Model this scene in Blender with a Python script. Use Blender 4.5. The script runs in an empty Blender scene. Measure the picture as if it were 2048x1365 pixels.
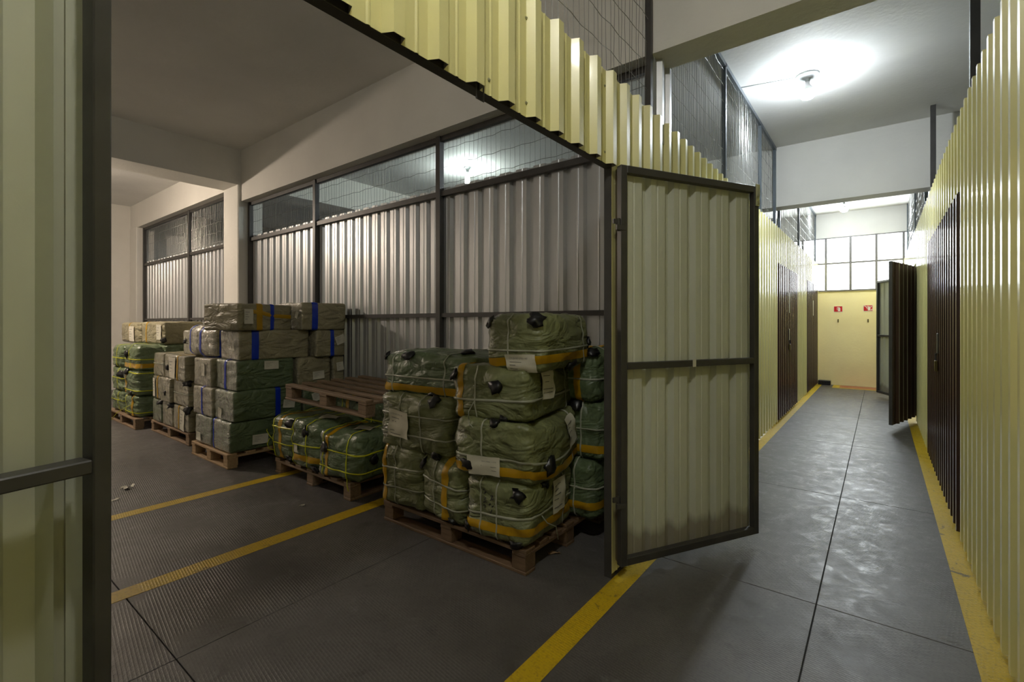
import bpy, bmesh, math, random
from mathutils import Vector, Matrix, noise
random.seed(7)
C = bpy.context.scene.collection
SC = bpy.context.scene

# ------------------------------------------------------------------ camera
H = 1.45
FPX = 949.0
YAW = math.radians(37.8)
cam_d = bpy.data.cameras.new('camera')
cam = bpy.data.objects.new('camera', cam_d)
C.objects.link(cam)
cam.location = (0, 0, H)
cam.rotation_euler = (math.radians(90), 0, YAW)
cam_d.sensor_width = 36.0
cam_d.sensor_fit = 'HORIZONTAL'
cam_d.lens = FPX / 2048 * 36.0
cam_d.shift_y = -35.5 / 2048
cam_d.clip_start = 0.02
SC.camera = cam

# ------------------------------------------------------------------ light
BULB_CORRIDOR = 98
BULB_NEIGHBOUR = 62
BULB_FAR = 62
BULB_WARM = 255
BULB_NEAR = 68
W = bpy.data.worlds.new('world')
SC.world = W
W.use_nodes = True
wb = W.node_tree.nodes['Background']
wb.inputs[0].default_value = (0.93, 0.97, 1.0, 1)
wb.inputs[1].default_value = 3.6
portal_d = bpy.data.lights.new('window_portal', 'AREA')
portal_d.shape = 'RECTANGLE'
portal_d.size = 7.6
portal_d.size_y = 1.25
portal_d.cycles.is_portal = True
portal = bpy.data.objects.new('window_portal', portal_d)
C.objects.link(portal)
portal.location = (-1.49, 13.62, 2.845)
portal.rotation_euler = (math.radians(-90), 0, 0)

SC.view_settings.view_transform = 'Standard'
SC.view_settings.look = 'None'
SC.view_settings.exposure = 2.55
SC.view_settings.gamma = 1.0
SC.view_settings.use_curve_mapping = False

# ------------------------------------------------------------------ materials
def lin(r, g, b):
    f = lambda c: ((c / 255 + 0.055) / 1.055) ** 2.4 if c > 10 else c / 255 / 12.92
    return (f(r), f(g), f(b), 1)

class Mat:
    def __init__(s, name, col, rough=0.5, metal=0.0, **kw):
        s.m = bpy.data.materials.new(name)
        s.m.use_nodes = True
        s.t = s.m.node_tree
        s.p = s.t.nodes['Principled BSDF']
        s.p.inputs['Base Color'].default_value = col
        s.p.inputs['Roughness'].default_value = rough
        s.p.inputs['Metallic'].default_value = metal
        for k, v in kw.items():
            s.p.inputs[k.replace('_', ' ')].default_value = v
        s.col = col
        s.bump_prev = None
    def n(s, kind, **inp):
        x = s.t.nodes.new(kind)
        for k, v in inp.items():
            x.inputs[k.replace('_', ' ')].default_value = v
        return x
    def l(s, a, b):
        s.t.links.new(a, b)
    def coord(s, scale=(1, 1, 1), kind='Object'):
        tc = s.n('ShaderNodeTexCoord')
        mp = s.n('ShaderNodeMapping')
        mp.inputs['Scale'].default_value = scale
        s.l(tc.outputs[kind], mp.inputs[0])
        return mp.outputs[0]
    def noise(s, scale, detail=4, rough=0.55, dist=0.0, vec=None, cs=(1, 1, 1)):
        x = s.n('ShaderNodeTexNoise', Scale=scale, Detail=detail, Roughness=rough, Distortion=dist)
        s.l(vec if vec else s.coord(cs), x.inputs['Vector'])
        return x.outputs[0]
    def ramp(s, fac, stops):
        r = s.n('ShaderNodeValToRGB')
        e = r.color_ramp.elements
        while len(e) < len(stops):
            e.new(0.5)
        for q, (p, c) in zip(e, stops):
            q.position = p
            q.color = c if len(c) == 4 else (*c, 1)
        s.l(fac, r.inputs[0])
        return r.outputs[0]
    def gray(s, fac, a, va, b, vb):
        return s.ramp(fac, [(a, (va, va, va)), (b, (vb, vb, vb))])
    def mix(s, fac, a, b):
        x = s.n('ShaderNodeMix')
        x.data_type = 'RGBA'
        for sock, v in ((x.inputs[0], fac), (x.inputs[6], a), (x.inputs[7], b)):
            if hasattr(v, 'node'):
                s.l(v, sock)
            else:
                sock.default_value = v
        return x.outputs[2]
    def color(s, o):
        s.l(o, s.p.inputs['Base Color'])
        return s
    def rough(s, o):
        s.l(o, s.p.inputs['Roughness'])
        return s
    def bump(s, h, strength, dist, target='Normal'):
        b = s.n('ShaderNodeBump', Strength=strength, Distance=dist)
        s.l(h, b.inputs['Height'])
        if target == 'Normal':
            if s.bump_prev:
                s.l(s.bump_prev, b.inputs['Normal'])
            s.bump_prev = b.outputs[0]
        s.l(b.outputs[0], s.p.inputs[target])
        return s
    def mottle(s, amount=0.15, scale=3.0, cs=(1, 1, 1)):
        d = tuple(c * (1 - amount) for c in s.col[:3]) + (1,)
        u = tuple(min(1, c * (1 + amount)) for c in s.col[:3]) + (1,)
        s.color(s.ramp(s.noise(scale, 6, cs=cs), [(0.3, d), (0.7, u)]))
        return s

def plaster(name, col):
    m = Mat(name, col, 0.75)
    m.mottle(0.06, 1.3)
    m.bump(m.noise(22, 5), 0.25, 0.01)
    return m.m

M = {}
M['plaster'] = plaster('plaster_white', lin(214, 212, 206))
M['ceiling'] = plaster('ceiling_paint', lin(218, 217, 214))
M['cream'] = plaster('wall_cream', lin(252, 234, 184))

def sheet_paint(name, col, rough=0.3, coat=0.0, bs=.12):
    m = Mat(name, col, rough, 0.0)
    m.p.inputs['Coat Weight'].default_value = coat
    m.p.inputs['Coat Roughness'].default_value = 0.08
    m.mottle(0.05, 2.0, (1, 1, 0.25))
    m.bump(m.noise(5, 2, cs=(1, 1, 0.35)), bs, 0.01)
    return m.m
M['yellow'] = sheet_paint('yellow_sheet_paint', lin(220, 214, 152), 0.32, 0.28)
M['brown'] = sheet_paint('brown_sheet_paint', lin(62, 42, 36), 0.3, 0.3, 0.03)

def backcoat():
    m = Mat('back_coat', lin(196, 194, 168), 0.5)
    w = m.noise(2.0, 5, cs=(1, 1, 0.2))
    base = m.ramp(w, [(0.3, lin(180, 182, 164)), (0.7, lin(202, 204, 188))])
    # rust creeping up from the bottom edge, streaky
    tc = m.n('ShaderNodeTexCoord')
    sep = m.n('ShaderNodeSeparateXYZ')
    m.l(tc.outputs['Object'], sep.inputs[0])
    st = m.noise(9, 5, cs=(1, 1, 0.12))
    ad = m.n('ShaderNodeMath')
    ad.operation = 'MULTIPLY_ADD'
    m.l(st, ad.inputs[0]); ad.inputs[1].default_value = -.24
    m.l(sep.outputs[2], ad.inputs[2])
    f = m.gray(ad.outputs[0], 0.0, 0.0, 1.0, 1.0)
    f2 = m.ramp(f, [(0.0, (.55, .55, .55)), (0.06, (0, 0, 0))])
    m.color(m.mix(f2, base, lin(84, 56, 40)))
    m.bump(m.noise(160, 2), 0.08, 0.002)
    return m.m
M['backcoat'] = backcoat()

def galv():
    m = Mat('galvanised_sheet', (0.52, 0.54, 0.56, 1), 0.33, 0.75)
    v = m.n('ShaderNodeTexVoronoi', Scale=45)
    m.l(m.coord(), v.inputs['Vector'])
    m.color(m.mix(m.gray(m.noise(2.5, 4, cs=(1, 1, 0.2)), 0.35, 0, 0.7, 1), (0.58, 0.59, 0.60, 1), (0.48, 0.495, 0.51, 1)))
    m.rough(m.gray(v.outputs['Distance'], 0.0, 0.34, 1.0, 0.46))
    m.bump(m.noise(4, 2, cs=(1, 1, 0.3)), 0.05, 0.01)
    return m.m
M['galv'] = galv()

def steel():
    m = Mat('grey_frame_paint', lin(62, 60, 58), 0.42)
    m.mottle(0.18, 8)
    m.bump(m.noise(60, 3), 0.06, 0.004)
    return m.m
M['steel'] = steel()
M['steel_blue'] = Mat('light_steel', lin(96, 104, 110), 0.35, 0.4).mottle(0.15, 6).m
M['wire'] = Mat('galvanised_wire', (0.30, 0.30, 0.29, 1), 0.4, 0.8).m
M['zinc'] = Mat('zinc_plate', lin(176, 176, 150), 0.35, 0.8).m
M['black'] = Mat('black_plastic', (0.008, 0.008, 0.009, 1), 0.35).m
M['white'] = Mat('white_plastic', (0.75, 0.75, 0.74, 1), 0.4).m
M['rosette'] = Mat('grey_rosette', (0.42, 0.45, 0.45, 1), 0.5).m
M['brass'] = Mat('hook_metal', lin(110, 100, 60), 0.4, 0.7).m
M['signred'] = Mat('sign_red', lin(205, 30, 40), 0.4).m
M['signwhite'] = Mat('sign_white', lin(238, 232, 226), 0.45).m
M['ink'] = Mat('ink', (0.02, 0.02, 0.022, 1), 0.6).m
M['inkgrey'] = Mat('ink_faded', (0.16, 0.16, 0.15, 1), 0.7).m
M['mullion'] = Mat('window_steel', lin(120, 116, 114), 0.4).m
M['strapwhite'] = Mat('strap_white', lin(158, 160, 144), 0.35).m
M['strapyellow'] = Mat('strap_yellow', lin(196, 200, 20), 0.35).m
M['tapeyellow'] = Mat('tape_amber', lin(178, 138, 16), 0.22).m
M['tapeblue'] = Mat('tape_blue', lin(10, 52, 178), 0.25).m
M['redpaint'] = Mat('red_brown_floor_paint', lin(170, 104, 72), 0.45).mottle(0.15, 6).m

def glass():
    m = bpy.data.materials.new('window_glass')
    m.use_nodes = True
    t = m.node_tree
    t.nodes.remove(t.nodes['Principled BSDF'])
    o = t.nodes['Material Output']
    a = t.nodes.new('ShaderNodeBsdfTransparent')
    a.inputs[0].default_value = (0.95, 0.97, 0.97, 1)
    b = t.nodes.new('ShaderNodeBsdfGlossy')
    b.inputs['Roughness'].default_value = 0.02
    x = t.nodes.new('ShaderNodeMixShader')
    x.inputs[0].default_value = 0.05
    t.links.new(a.outputs[0], x.inputs[1])
    t.links.new(b.outputs[0], x.inputs[2])
    t.links.new(x.outputs[0], o.inputs[0])
    return m
M['glass'] = glass()

def emis(name, col, strength):
    m = Mat(name, (0.9, 0.9, 0.9, 1), 0.4)
    m.p.inputs['Emission Color'].default_value = (*col, 1)
    m.p.inputs['Emission Strength'].default_value = strength
    return m.m

def floor_mat(name, stripe=None):
    m = Mat(name, lin(88, 87, 86), 0.4)
    tc = m.coord(kind='Object')
    geo = m.n('ShaderNodeNewGeometry')
    pos = geo.outputs['Position']
    big = m.noise(0.9, 8, 0.62, 0.4, vec=pos)
    mid = m.noise(5.0, 8, 0.65, 0.8, vec=pos)
    fine = m.noise(60.0, 4, 0.6, vec=pos)
    if stripe is None:
        c = m.ramp(big, [(0.28, lin(72, 69, 67)), (0.5, lin(92, 89, 87)), (0.75, lin(108, 105, 103))])
        c = m.mix(m.gray(mid, 0.56, 0, 0.72, 0.55), c, lin(56, 53, 50))
        c = m.mix(m.gray(m.noise(2.3, 10, 0.7, 1.5, vec=pos), 0.60, 0, 0.68, 0.5), c, lin(126, 125, 124))
    else:
        wear = m.noise(7.0, 10, 0.72, 0.8, vec=pos)
        c = m.ramp(big, [(0.3, lin(*[v * 0.88 for v in stripe])), (0.7, lin(*stripe))])
        c = m.mix(m.gray(wear, 0.60, 0, 0.66, 0.85), c, lin(60, 57, 50))
    c = m.mix(m.gray(fine, 0.35, 0.25, 0.5, 0.0), c, lin(45, 44, 43))
    m.color(c)
    # stamped dash relief, partly worn away
    mp = m.n('ShaderNodeMapping')
    mp.inputs['Rotation'].default_value = (0, 0, math.radians(8))
    m.l(pos, mp.inputs[0])
    br = m.n('ShaderNodeTexBrick', Scale=1.0)
    br.inputs['Mortar Size'].default_value = 0.004
    br.inputs['Mortar Smooth'].default_value = 0.5
    br.inputs['Brick Width'].default_value = 0.034
    br.inputs['Row Height'].default_value = 0.014
    m.l(mp.outputs[0], br.inputs['Vector'])
    mask = m.gray(m.noise(1.7, 5, 0.6, vec=pos), 0.42, 0.05, 0.58, 1.0)
    mu = m.n('ShaderNodeMath'); mu.operation = 'MULTIPLY'
    m.l(br.outputs['Fac'], mu.inputs[0]); m.l(mask, mu.inputs[1])
    m.bump(mu.outputs[0], 0.38, 0.003)
    m.bump(m.noise(55, 4, 0.7, 0.6, vec=pos), 0.12, 0.002)
    m.rough(m.ramp(m.noise(9.0, 10, 0.78, 0.4, vec=pos), [(0.40, (0.50,) * 3), (0.54, (0.42,) * 3), (0.60, (0.30,) * 3)]))
    return m.m
M['floor'] = floor_mat('floor_slab_coating')
M['stripe'] = floor_mat('yellow_floor_paint', (212, 178, 28))
M['joint'] = Mat('joint_dark', lin(50, 49, 48), 0.8).m

def wood(name, a, b):
    m = Mat(name, a, 0.65)
    n1 = m.noise(3.0, 8, 0.65, 1.2, cs=(1, 9, 9))
    m.color(m.ramp(n1, [(0.3, a), (0.7, b)]))
    m.bump(n1, 0.35, 0.006)
    return m.m
M['wood'] = wood('pallet_wood', lin(104, 84, 64), lin(146, 122, 96))
M['woodlight'] = wood('pallet_wood_pale', lin(150, 122, 88), lin(190, 160, 122))
M['wooddark'] = wood('pallet_wood_dark', lin(88, 68, 50), lin(122, 98, 74))

def tarp(name, col, film=False, weave=True):
    m = Mat(name, col, 0.42)
    cv = m.coord((1, 1, 1))
    n0 = m.noise(4.0, 6, 0.6, 0.5, vec=cv)
    d = tuple(c * 0.78 for c in col[:3]) + (1,)
    u = tuple(c * 1.18 for c in col[:3]) + (1,)
    c = m.ramp(n0, [(0.3, d), (0.7, u)])
    def crease(scale, dist, cs):
        nz = m.noise(scale, 3, 0.5, dist, cs=cs)
        a = m.n('ShaderNodeMath'); a.operation = 'SUBTRACT'; a.inputs[1].default_value = .5
        m.l(nz, a.inputs[0])
        b = m.n('ShaderNodeMath'); b.operation = 'ABSOLUTE'
        m.l(a.outputs[0], b.inputs[0])
        return b.outputs[0]
    m.bump(crease(3.0, 0.7, (1, 1, 2.4)), 1.0, 0.08)      # long folded creases
    m.bump(crease(8.0, 0.6, (1.6, 1.6, 1)), 0.6, 0.025)
    if weave:
        w = m.n('ShaderNodeTexWave', Scale=55.0, Distortion=1.5, Detail=2.0)
        w.bands_direction = 'Z'
        m.l(cv, w.inputs['Vector'])
        m.bump(w.outputs['Fac'], 0.05, 0.003)
    if film:
        c = m.mix(0.30, c, (0.36, 0.36, 0.31, 1))
        fine = m.noise(13.0, 4, 0.6, 1.8, vec=cv)
        m.bump(fine, 0.6, 0.012)
        m.p.inputs['Roughness'].default_value = 0.25
        m.p.inputs['Coat Weight'].default_value = 1.0
        m.p.inputs['Coat IOR'].default_value = 2.2
        m.p.inputs['Coat Roughness'].default_value = 0.13
        b = m.n('ShaderNodeBump', Strength=1.0, Distance=0.022)
        m.l(fine, b.inputs['Height'])
        m.l(b.outputs[0], m.p.inputs['Coat Normal'])
    else:
        m.p.inputs['Coat Weight'].default_value = 0.25
        m.p.inputs['Coat Roughness'].default_value = 0.28
        m.rough(m.gray(m.noise(9, 4, vec=cv), 0.3, 0.36, 0.7, 0.52))
    m.color(c)
    return m.m
OLIVE = lin(148, 141, 112)
GREEN = lin(94, 110, 78)
MOSS = lin(116, 121, 82)
for k, v in (('olive', OLIVE), ('green', GREEN), ('moss', MOSS)):
    M[k] = tarp('tarp_' + k, v)
    M[k + '_film'] = tarp('film_' + k, v, True)

def paper():
    m = Mat('paper_label', lin(214, 210, 194), 0.5)
    m.mottle(0.06, 9)
    m.bump(m.noise(14, 3, dist=1.0), 0.2, 0.006)
    return m.m
M['paper'] = paper()

# ------------------------------------------------------------------ builders
def link(name, verts, faces, mat, parent=None, smooth=False, mats=None, midx=None):
    me = bpy.data.meshes.new(name)
    me.from_pydata([tuple(v) for v in verts], [], faces)
    for m in (mats or [mat]):
        me.materials.append(m)
    if midx:
        me.polygons.foreach_set('material_index', midx)
    if smooth:
        me.polygons.foreach_set('use_smooth', [True] * len(me.polygons))
    me.update()
    o = bpy.data.objects.new(name, me)
    C.objects.link(o)
    if parent:
        o.parent = parent
    return o

class MB:
    def __init__(s):
        s.v, s.f = [], []
    def add(s, v, f):
        b = len(s.v)
        s.v += [Vector(p) for p in v]
        s.f += [tuple(b + i for i in q) for q in f]
        return s
    def box(s, x0, x1, y0, y1, z0, z1, bev=0.0, mat=None):
        bm = bmesh.new()
        bmesh.ops.create_cube(bm, size=1)
        for v in bm.verts:
            v.co = ((x0 + x1) / 2 + v.co.x * (x1 - x0), (y0 + y1) / 2 + v.co.y * (y1 - y0), (z0 + z1) / 2 + v.co.z * (z1 - z0))
        if bev:
            bmesh.ops.bevel(bm, geom=list(bm.edges), offset=bev, segments=1, affect='EDGES')
        if mat:
            bm.transform(mat)
        bm.verts.index_update()
        s.add([v.co.copy() for v in bm.verts], [[v.index for v in f.verts] for f in bm.faces])
        bm.free()
        return s
    def tube(s, pts, r, n=6, cap=True):
        pts = [Vector(p) for p in pts]
        b = len(s.v)
        up = Vector((0, 0, 1))
        for i, p in enumerate(pts):
            t = (pts[min(i + 1, len(pts) - 1)] - pts[max(i - 1, 0)]).normalized()
            a = t.cross(up)
            if a.length < 0.05:
                a = t.cross(Vector((1, 0, 0)))
            a.normalize()
            c = t.cross(a)
            for k in range(n):
                w = 2 * math.pi * k / n
                s.v.append(p + a * math.cos(w) * r + c * math.sin(w) * r)
        for i in range(len(pts) - 1):
            for k in range(n):
                k2 = (k + 1) % n
                s.f.append((b + i * n + k, b + i * n + k2, b + (i + 1) * n + k2, b + (i + 1) * n + k))
        if cap:
            s.f.append(tuple(b + k for k in reversed(range(n))))
            s.f.append(tuple(b + (len(pts) - 1) * n + k for k in range(n)))
        return s
    def lathe(s, prof, n=20, center=(0, 0, 0)):
        b = len(s.v)
        cx, cy, cz = center
        for r, z in prof:
            for k in range(n):
                w = 2 * math.pi * k / n
                s.v.append(Vector((cx + r * math.cos(w), cy + r * math.sin(w), cz + z)))
        for i in range(len(prof) - 1):
            for k in range(n):
                k2 = (k + 1) % n
                s.f.append((b + i * n + k, b + (i + 1) * n + k, b + (i + 1) * n + k2, b + i * n + k2))
        return s
    def build(s, name, mat, parent=None, smooth=False):
        return link(name, s.v, s.f, mat, parent, smooth)

def tag(o, label=None, cat=None, group=None, kind=None):
    if label: o['label'] = label
    if cat: o['category'] = cat
    if group: o['group'] = group
    if kind: o['kind'] = kind
    return o

def empty(name, loc=(0, 0, 0), rz=0.0):
    o = bpy.data.objects.new(name, None)
    o.empty_display_size = 0.1
    C.objects.link(o)
    o.location = loc
    o.rotation_euler = (0, 0, rz)
    return o

def struct(name, label):
    return tag(empty(name), label, kind='structure')

def bx(name, x0, x1, y0, y1, z0, z1, mat, parent=None, bev=0.0):
    """box with its own origin at its base centre"""
    cx, cy = (x0 + x1) / 2, (y0 + y1) / 2
    o = MB().box(x0 - cx, x1 - cx, y0 - cy, y1 - cy, 0, z1 - z0, bev).build(name, mat, parent)
    o.location = (cx, cy, z0)
    return o

PITCH = 0.172
def corrugated(name, length, height, parent, outer, inner, depth=0.036, crest_out=1, stiff=True, mats=None, rev=False):
    """local: u along +X, outside faces -Y (crest towards -Y), height +Z. thickness 1.6 mm"""
    prof = []
    n = max(1, round(length / PITCH))
    pt = length / n
    d = depth
    for i in range(n):
        u = i * pt
        prof += [(u, 0), (u + .30 * pt, 0)]
        if stiff:
            prof += [(u + .33 * pt, .004), (u + .36 * pt, .004), (u + .39 * pt, 0)]
        prof += [(u + .60 * pt, 0), (u + .70 * pt, d), (u + .93 * pt, d)]
    prof.append((length, 0))
    if rev:
        prof = [(length - u, y) for u, y in reversed(prof)]
    # fix closing slope of the last rib
    t = 0.0016
    v, f, mi = [], [], []
    m = len(prof)
    for (u, y) in prof:
        v += [(u, -y, 0), (u, -y, height), (u, -y + t, 0), (u, -y + t, height)]
    for i in range(m - 1):
        a, b = 4 * i, 4 * (i + 1)
        f.append((a, b, b + 1, a + 1)); mi.append(0)
        f.append((b + 2, a + 2, a + 3, b + 3)); mi.append(1)
        f.append((a + 1, b + 1, b + 3, a + 3)); mi.append(0)
        f.append((b, a, a + 2, b + 2)); mi.append(0)
    f.append((0, 1, 3, 2)); mi.append(0)
    e = 4 * (m - 1)
    f.append((e, e + 2, e + 3, e + 1)); mi.append(0)
    return link(name, v, f, None, parent, mats=[outer, inner], midx=mi)

def wire_panel(name, width, height, parent, pv=0.055, ph=0.17, r=0.002, seed=0, wob=0.006):
    """local: u along X, height Z; wavy welded wires"""
    rng = random.Random(seed)
    mb = MB()
    n = int(width / pv)
    for i in range(1, n + 1):
        u = i * width / (n + 1)
        pts = []
        du = 0
        k = max(2, int(height / 0.25))
        for j in range(k + 1):
            pts.append((u + rng.uniform(-wob, wob) * 0.7, rng.uniform(-wob, wob), height * j / k))
        mb.tube(pts, r, 4, False)
    z = ph * 0.6
    while z < height:
        pts = []
        k = max(2, int(width / 0.11))
        for j in range(k + 1):
            pts.append((width * j / k, rng.uniform(-.003, .003), z + (0.005 if j % 2 else -0.005) + rng.uniform(-wob, wob) * 0.8))
        mb.tube(pts, r * 1.15, 4, False)
        z += ph
    o = mb.build(name, M['wire'], parent)
    o['kind'] = 'stuff'
    return o

# ------------------------------------------------------------------ the setting
XL, XR = -1.2, 0.45           # the two corridor partitions
YB0, YB1 = 3.145, 3.41        # beam over the back partition
ZC = 4.05
XW, XE, YN, YS = -13.2, 5.0, 13.47, -2.2
ZT = 2.85                      # top of the metal partitions
ZD = 2.335                     # head of the door openings

floor = tag(MB().box(XW - .2, XE + .2, YS - .2, YN + .2, -0.12, -0.012).build('floor', M['joint']),
            'dark grey slab floor with stamped relief and yellow lines', kind='structure')
xs = [XW - .2, -10.93, -8.8, -6.66, -4.53, -2.40, -0.26, 1.87, 3.4, XE + .2]
ys = [YS - .2, -1.4, 0.73, 2.895, 4.81, 6.9, 9.0, 11.2, YN + .2]
g = 0.0022
for i in range(len(xs) - 1):
    for j in range(len(ys) - 1):
        bx('floor_slab', xs[i] + g, xs[i + 1] - g, ys[j] + g, ys[j + 1] - g, -0.03, 0.0, M['floor'], floor, 0.002)
def stripe(x0, x1, y0, y1, mat='stripe', name='yellow_line'):
    return bx(name, x0, x1, y0, y1, 0.0, 0.0015, M[mat], floor)
stripe(XL + .0, XL + .115, YS, YN - .02)
stripe(XR - .125, XR + .03, YS, YN - .02)
stripe(-3.26, -3.135, YS, YB0 + .1)
stripe(-4.57, -4.455, YS, YB0 + .1)
# fire equipment bay painted on the floor at the end wall
stripe(-0.86, -0.73, 12.85, YN - .02)
stripe(-0.02, 0.11, 12.85, YN - .02)
stripe(-0.73, -0.02, 12.85, 12.95)
stripe(-0.73, -0.02, 12.95, YN - .02, 'redpaint', 'red_floor_patch')

ceil = tag(MB().box(XW - .2, XE + .2, YS - .2, YN + .2, ZC, ZC + .2).build('ceiling', M['ceiling']), 'white painted concrete ceiling slab', kind='structure')

def wall(name, x0, x1, y0, y1, z0, z1, mat, label):
    return tag(bx(name, x0, x1, y0, y1, z0, z1, M[mat]), label, kind='structure')
wall('wall_left', XW - .2, XW, YS, YN, 0, ZC, 'plaster', 'off-white plastered wall at the far end of the storeroom')
wall('wall_right', XE, XE + .2, YS, YN, 0, ZC, 'plaster', 'plastered outer wall beyond the right partition')
wall('wall_front', XW - .2, XE + .2, YS - .2, YS, 0, ZC, 'plaster', 'plastered wall closing the near end of the corridor and storeroom')
we = struct('wall_end', 'cream wall with a strip window at the end of the corridor')
WX0, WX1, WZ0, WZ1 = -5.29, 2.31, 2.22, 3.47
bx('lower_wall', XW - .2, XE + .2, YN, YN + .2, 0, WZ0, M['cream'], we)
bx('upper_wall', XW - .2, XE + .2, YN, YN + .2, WZ1, ZC, M['plaster'], we)
bx('side_wall', XW - .2, WX0, YN, YN + .2, WZ0, WZ1, M['plaster'], we)
bx('side_wall', WX1, XE + .2, YN, YN + .2, WZ0, WZ1, M['plaster'], we)
win = struct('window_1', 'wide steel strip window with white daylight behind')
nx = 16
px = (WX1 - WX0) / nx
bx('window_sill', WX0, WX1, YN - .03, YN + .06, WZ0 - .02, WZ0 + .015, M['mullion'], win)
bx('frame_head', WX0, WX1, YN, YN + .05, WZ1 - .025, WZ1, M['mullion'], win)
bx('transom', WX0, WX1, YN - .008, YN + .045, 2.838, 2.88, M['mullion'], win)
for i in range(nx + 1):
    x = WX0 + i * px
    bx('mullion', x - .023, x + .023, YN - .015, YN + .05, WZ0, WZ1, M['mullion'], win)
for i in range(nx):
    x = WX0 + i * px
    for z0, z1 in ((WZ0 + .015, 2.845), (2.87, WZ1 - .025)):
        bx('pane', x + .013, x + px - .013, YN + .022, YN + .027, z0, z1, M['glass'], win)

# concrete beams and columns
def beam(n, x0, x1, y0, y1, z0, label):
    return tag(bx('trim_%d' % n, x0, x1, y0, y1, z0, ZC + .01, M['plaster']), label, kind='structure')
beam(1, -7.6, XE, YB0, YB1, 3.29, 'deep white concrete beam above the galvanised partition and corridor')
beam(2, XW, -8.12, YB0, YB1, 3.53, 'white concrete beam over the far galvanised partition')
beam(3, -8.12, -7.6, YS, YN, 3.53, 'concrete beam crossing the storeroom ceiling to the column')
beam(4, XW, -8.12, 7.95, 8.22, 3.17, 'concrete beam in the unlit unit')
beam(5, -7.6, XE, 7.95, 8.22, 3.17, 'white concrete beam crossing the corridor before the end window')
def column(n, x0, x1, y0, y1, label):
    return tag(bx('trim_%d' % n, x0, x1, y0, y1, 0, 3.54, M['plaster'], bev=.012), label, kind='structure')
column(6, -8.12, -7.6, 3.10, 3.46, 'square white column between the two galvanised partition bays')
column(7, XW, -12.72, 3.13, 3.46, 'white pilaster at the far end wall')
column(8, -8.12, -7.6, 7.93, 8.3, 'white column in the neighbouring unit')

# ------------------------------------------------------------------ galvanised back partition
YG = 3.30   # plane of the sheets
wb_ = struct('wall_back', 'galvanised corrugated partition with grey steel frame and wire mesh above')
def back_bay(x0, x1, ztop, seed):
    w = x1 - x0
    k = max(1, round(w / 1.03))
    for i in range(k):
        a = x0 + w * i / k
        s = corrugated('galvanised_sheet', w / k, ZT - .06 - .02, wb_, M['galv'], M['galv'], depth=-0.03)
        s.location = (a, YG, 0.02)
    for z0, z1 in ((2.70, 2.75), (1.51, 1.55), (0.04, 0.08), (ztop - .05, ztop)):
        bx('rail', x0, x1, YG - .045, YG - .004, z0, z1, M['steel'], wb_)
    m = wire_panel('wire_mesh', w, ztop - 2.74, wb_, seed=seed)
    m.location = (x0, YG - .012, 2.72)
for x0, x1, zt, sd in ((-3.44, -1.22, 3.29, 1), (-5.72, -3.44, 3.29, 2), (-7.60, -5.72, 3.29, 3), (-10.05, -8.12, 3.53, 4), (-12.7, -10.05, 3.53, 5)):
    back_bay(x0, x1, zt, sd)
for x, zt in ((-1.26, 3.29), (-3.44, 3.29), (-5.72, 3.29), (-7.575, 3.29), (-10.05, 3.53), (-12.68, 3.53), (-8.145, 3.53)):
    bx('post', x - .03, x + .03, YG - .06, YG - .002, 0, zt, M['steel'], wb_, .002)

# ------------------------------------------------------------------ corridor partitions
def run(parent, X, side, y0, y1, z0, z1, name='yellow_sheet', outer='yellow', inner='backcoat'):
    """sheets in the plane x = X, crests towards the corridor (side=+1: corridor on +X)"""
    L = y1 - y0
    k = max(1, round(L / 0.86))
    for i in range(k):
        a = L / k
        s = corrugated(name, a, z1 - z0, parent, M[outer], M[inner])
        if side > 0:        # outside (-Y local) -> +X ; u -> +Y
            s.rotation_euler = (0, 0, math.radians(90))
            s.location = (X, y0 + i * a, z0)
        else:               # outside -> -X ; u -> -Y
            s.rotation_euler = (0, 0, math.radians(-90))
            s.location = (X, y0 + (i + 1) * a, z0)
wl = struct('wall_corridor_left', 'yellow corrugated partition along the corridor with wire mesh above')
DL = [(0.225, 2.47), (7.74, 9.78), (11.2, 13.25)]
edges = [YS, 0.225, 2.47, 7.74, 9.78, 11.2, 13.25, YN]
for a, b in zip(edges[:-1], edges[1:]):
    run(wl, XL, 1, a, b, ZD if (a, b) in DL else 0.03, ZT)
bx('header_rail', XL - .05, XL - .004, 0.25, 2.47, ZD, ZD + .045, M['steel'], wl, .002)
bx('post', XL - .05, XL - .004, 2.47, 2.515, 0, ZT - .05, M['steel'], wl, .002)
bx('post', XL - .05, XL - .004, 0.185, 0.225, 0, ZT - .05, M['steel'], wl, .002)
for z in (1.2, 2.7):
    bx('rail', XL - .045, XL - .005, 2.515, YB0, z, z + .04, M['steel'], wl)
    bx('rail', XL - .045, XL - .005, YB1, YN, z, z + .04, M['steel'], wl)
bx('rail', XL - .045, XL - .005, YS, 2.47, 2.74, 2.78, M['steel'], wl)
for k in range(9):       # self-drilling screws along the header sheets
    y = .42 + k * .245
    for z in (ZD + .06, ZT - .09):
        sw = MB().lathe([(0, .006), (.0045, .005), (.0045, .002), (.008, .0015), (.008, 0)], 8).build('screw', M['zinc'], wl)
        sw.rotation_euler = (0, math.radians(90), 0)
        sw.location = (XL + .0005, y, z)
# hasp staple hanging from the header
hs = MB().tube([(XL + .012, 1.315, ZD + .03), (XL + .012, 1.315, ZD - .045), (XL + .012, 1.355, ZD - .045), (XL + .012, 1.355, ZD + .03)], .0035, 6)
hs.build('hasp_staple', M['steel'], wl)
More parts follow.
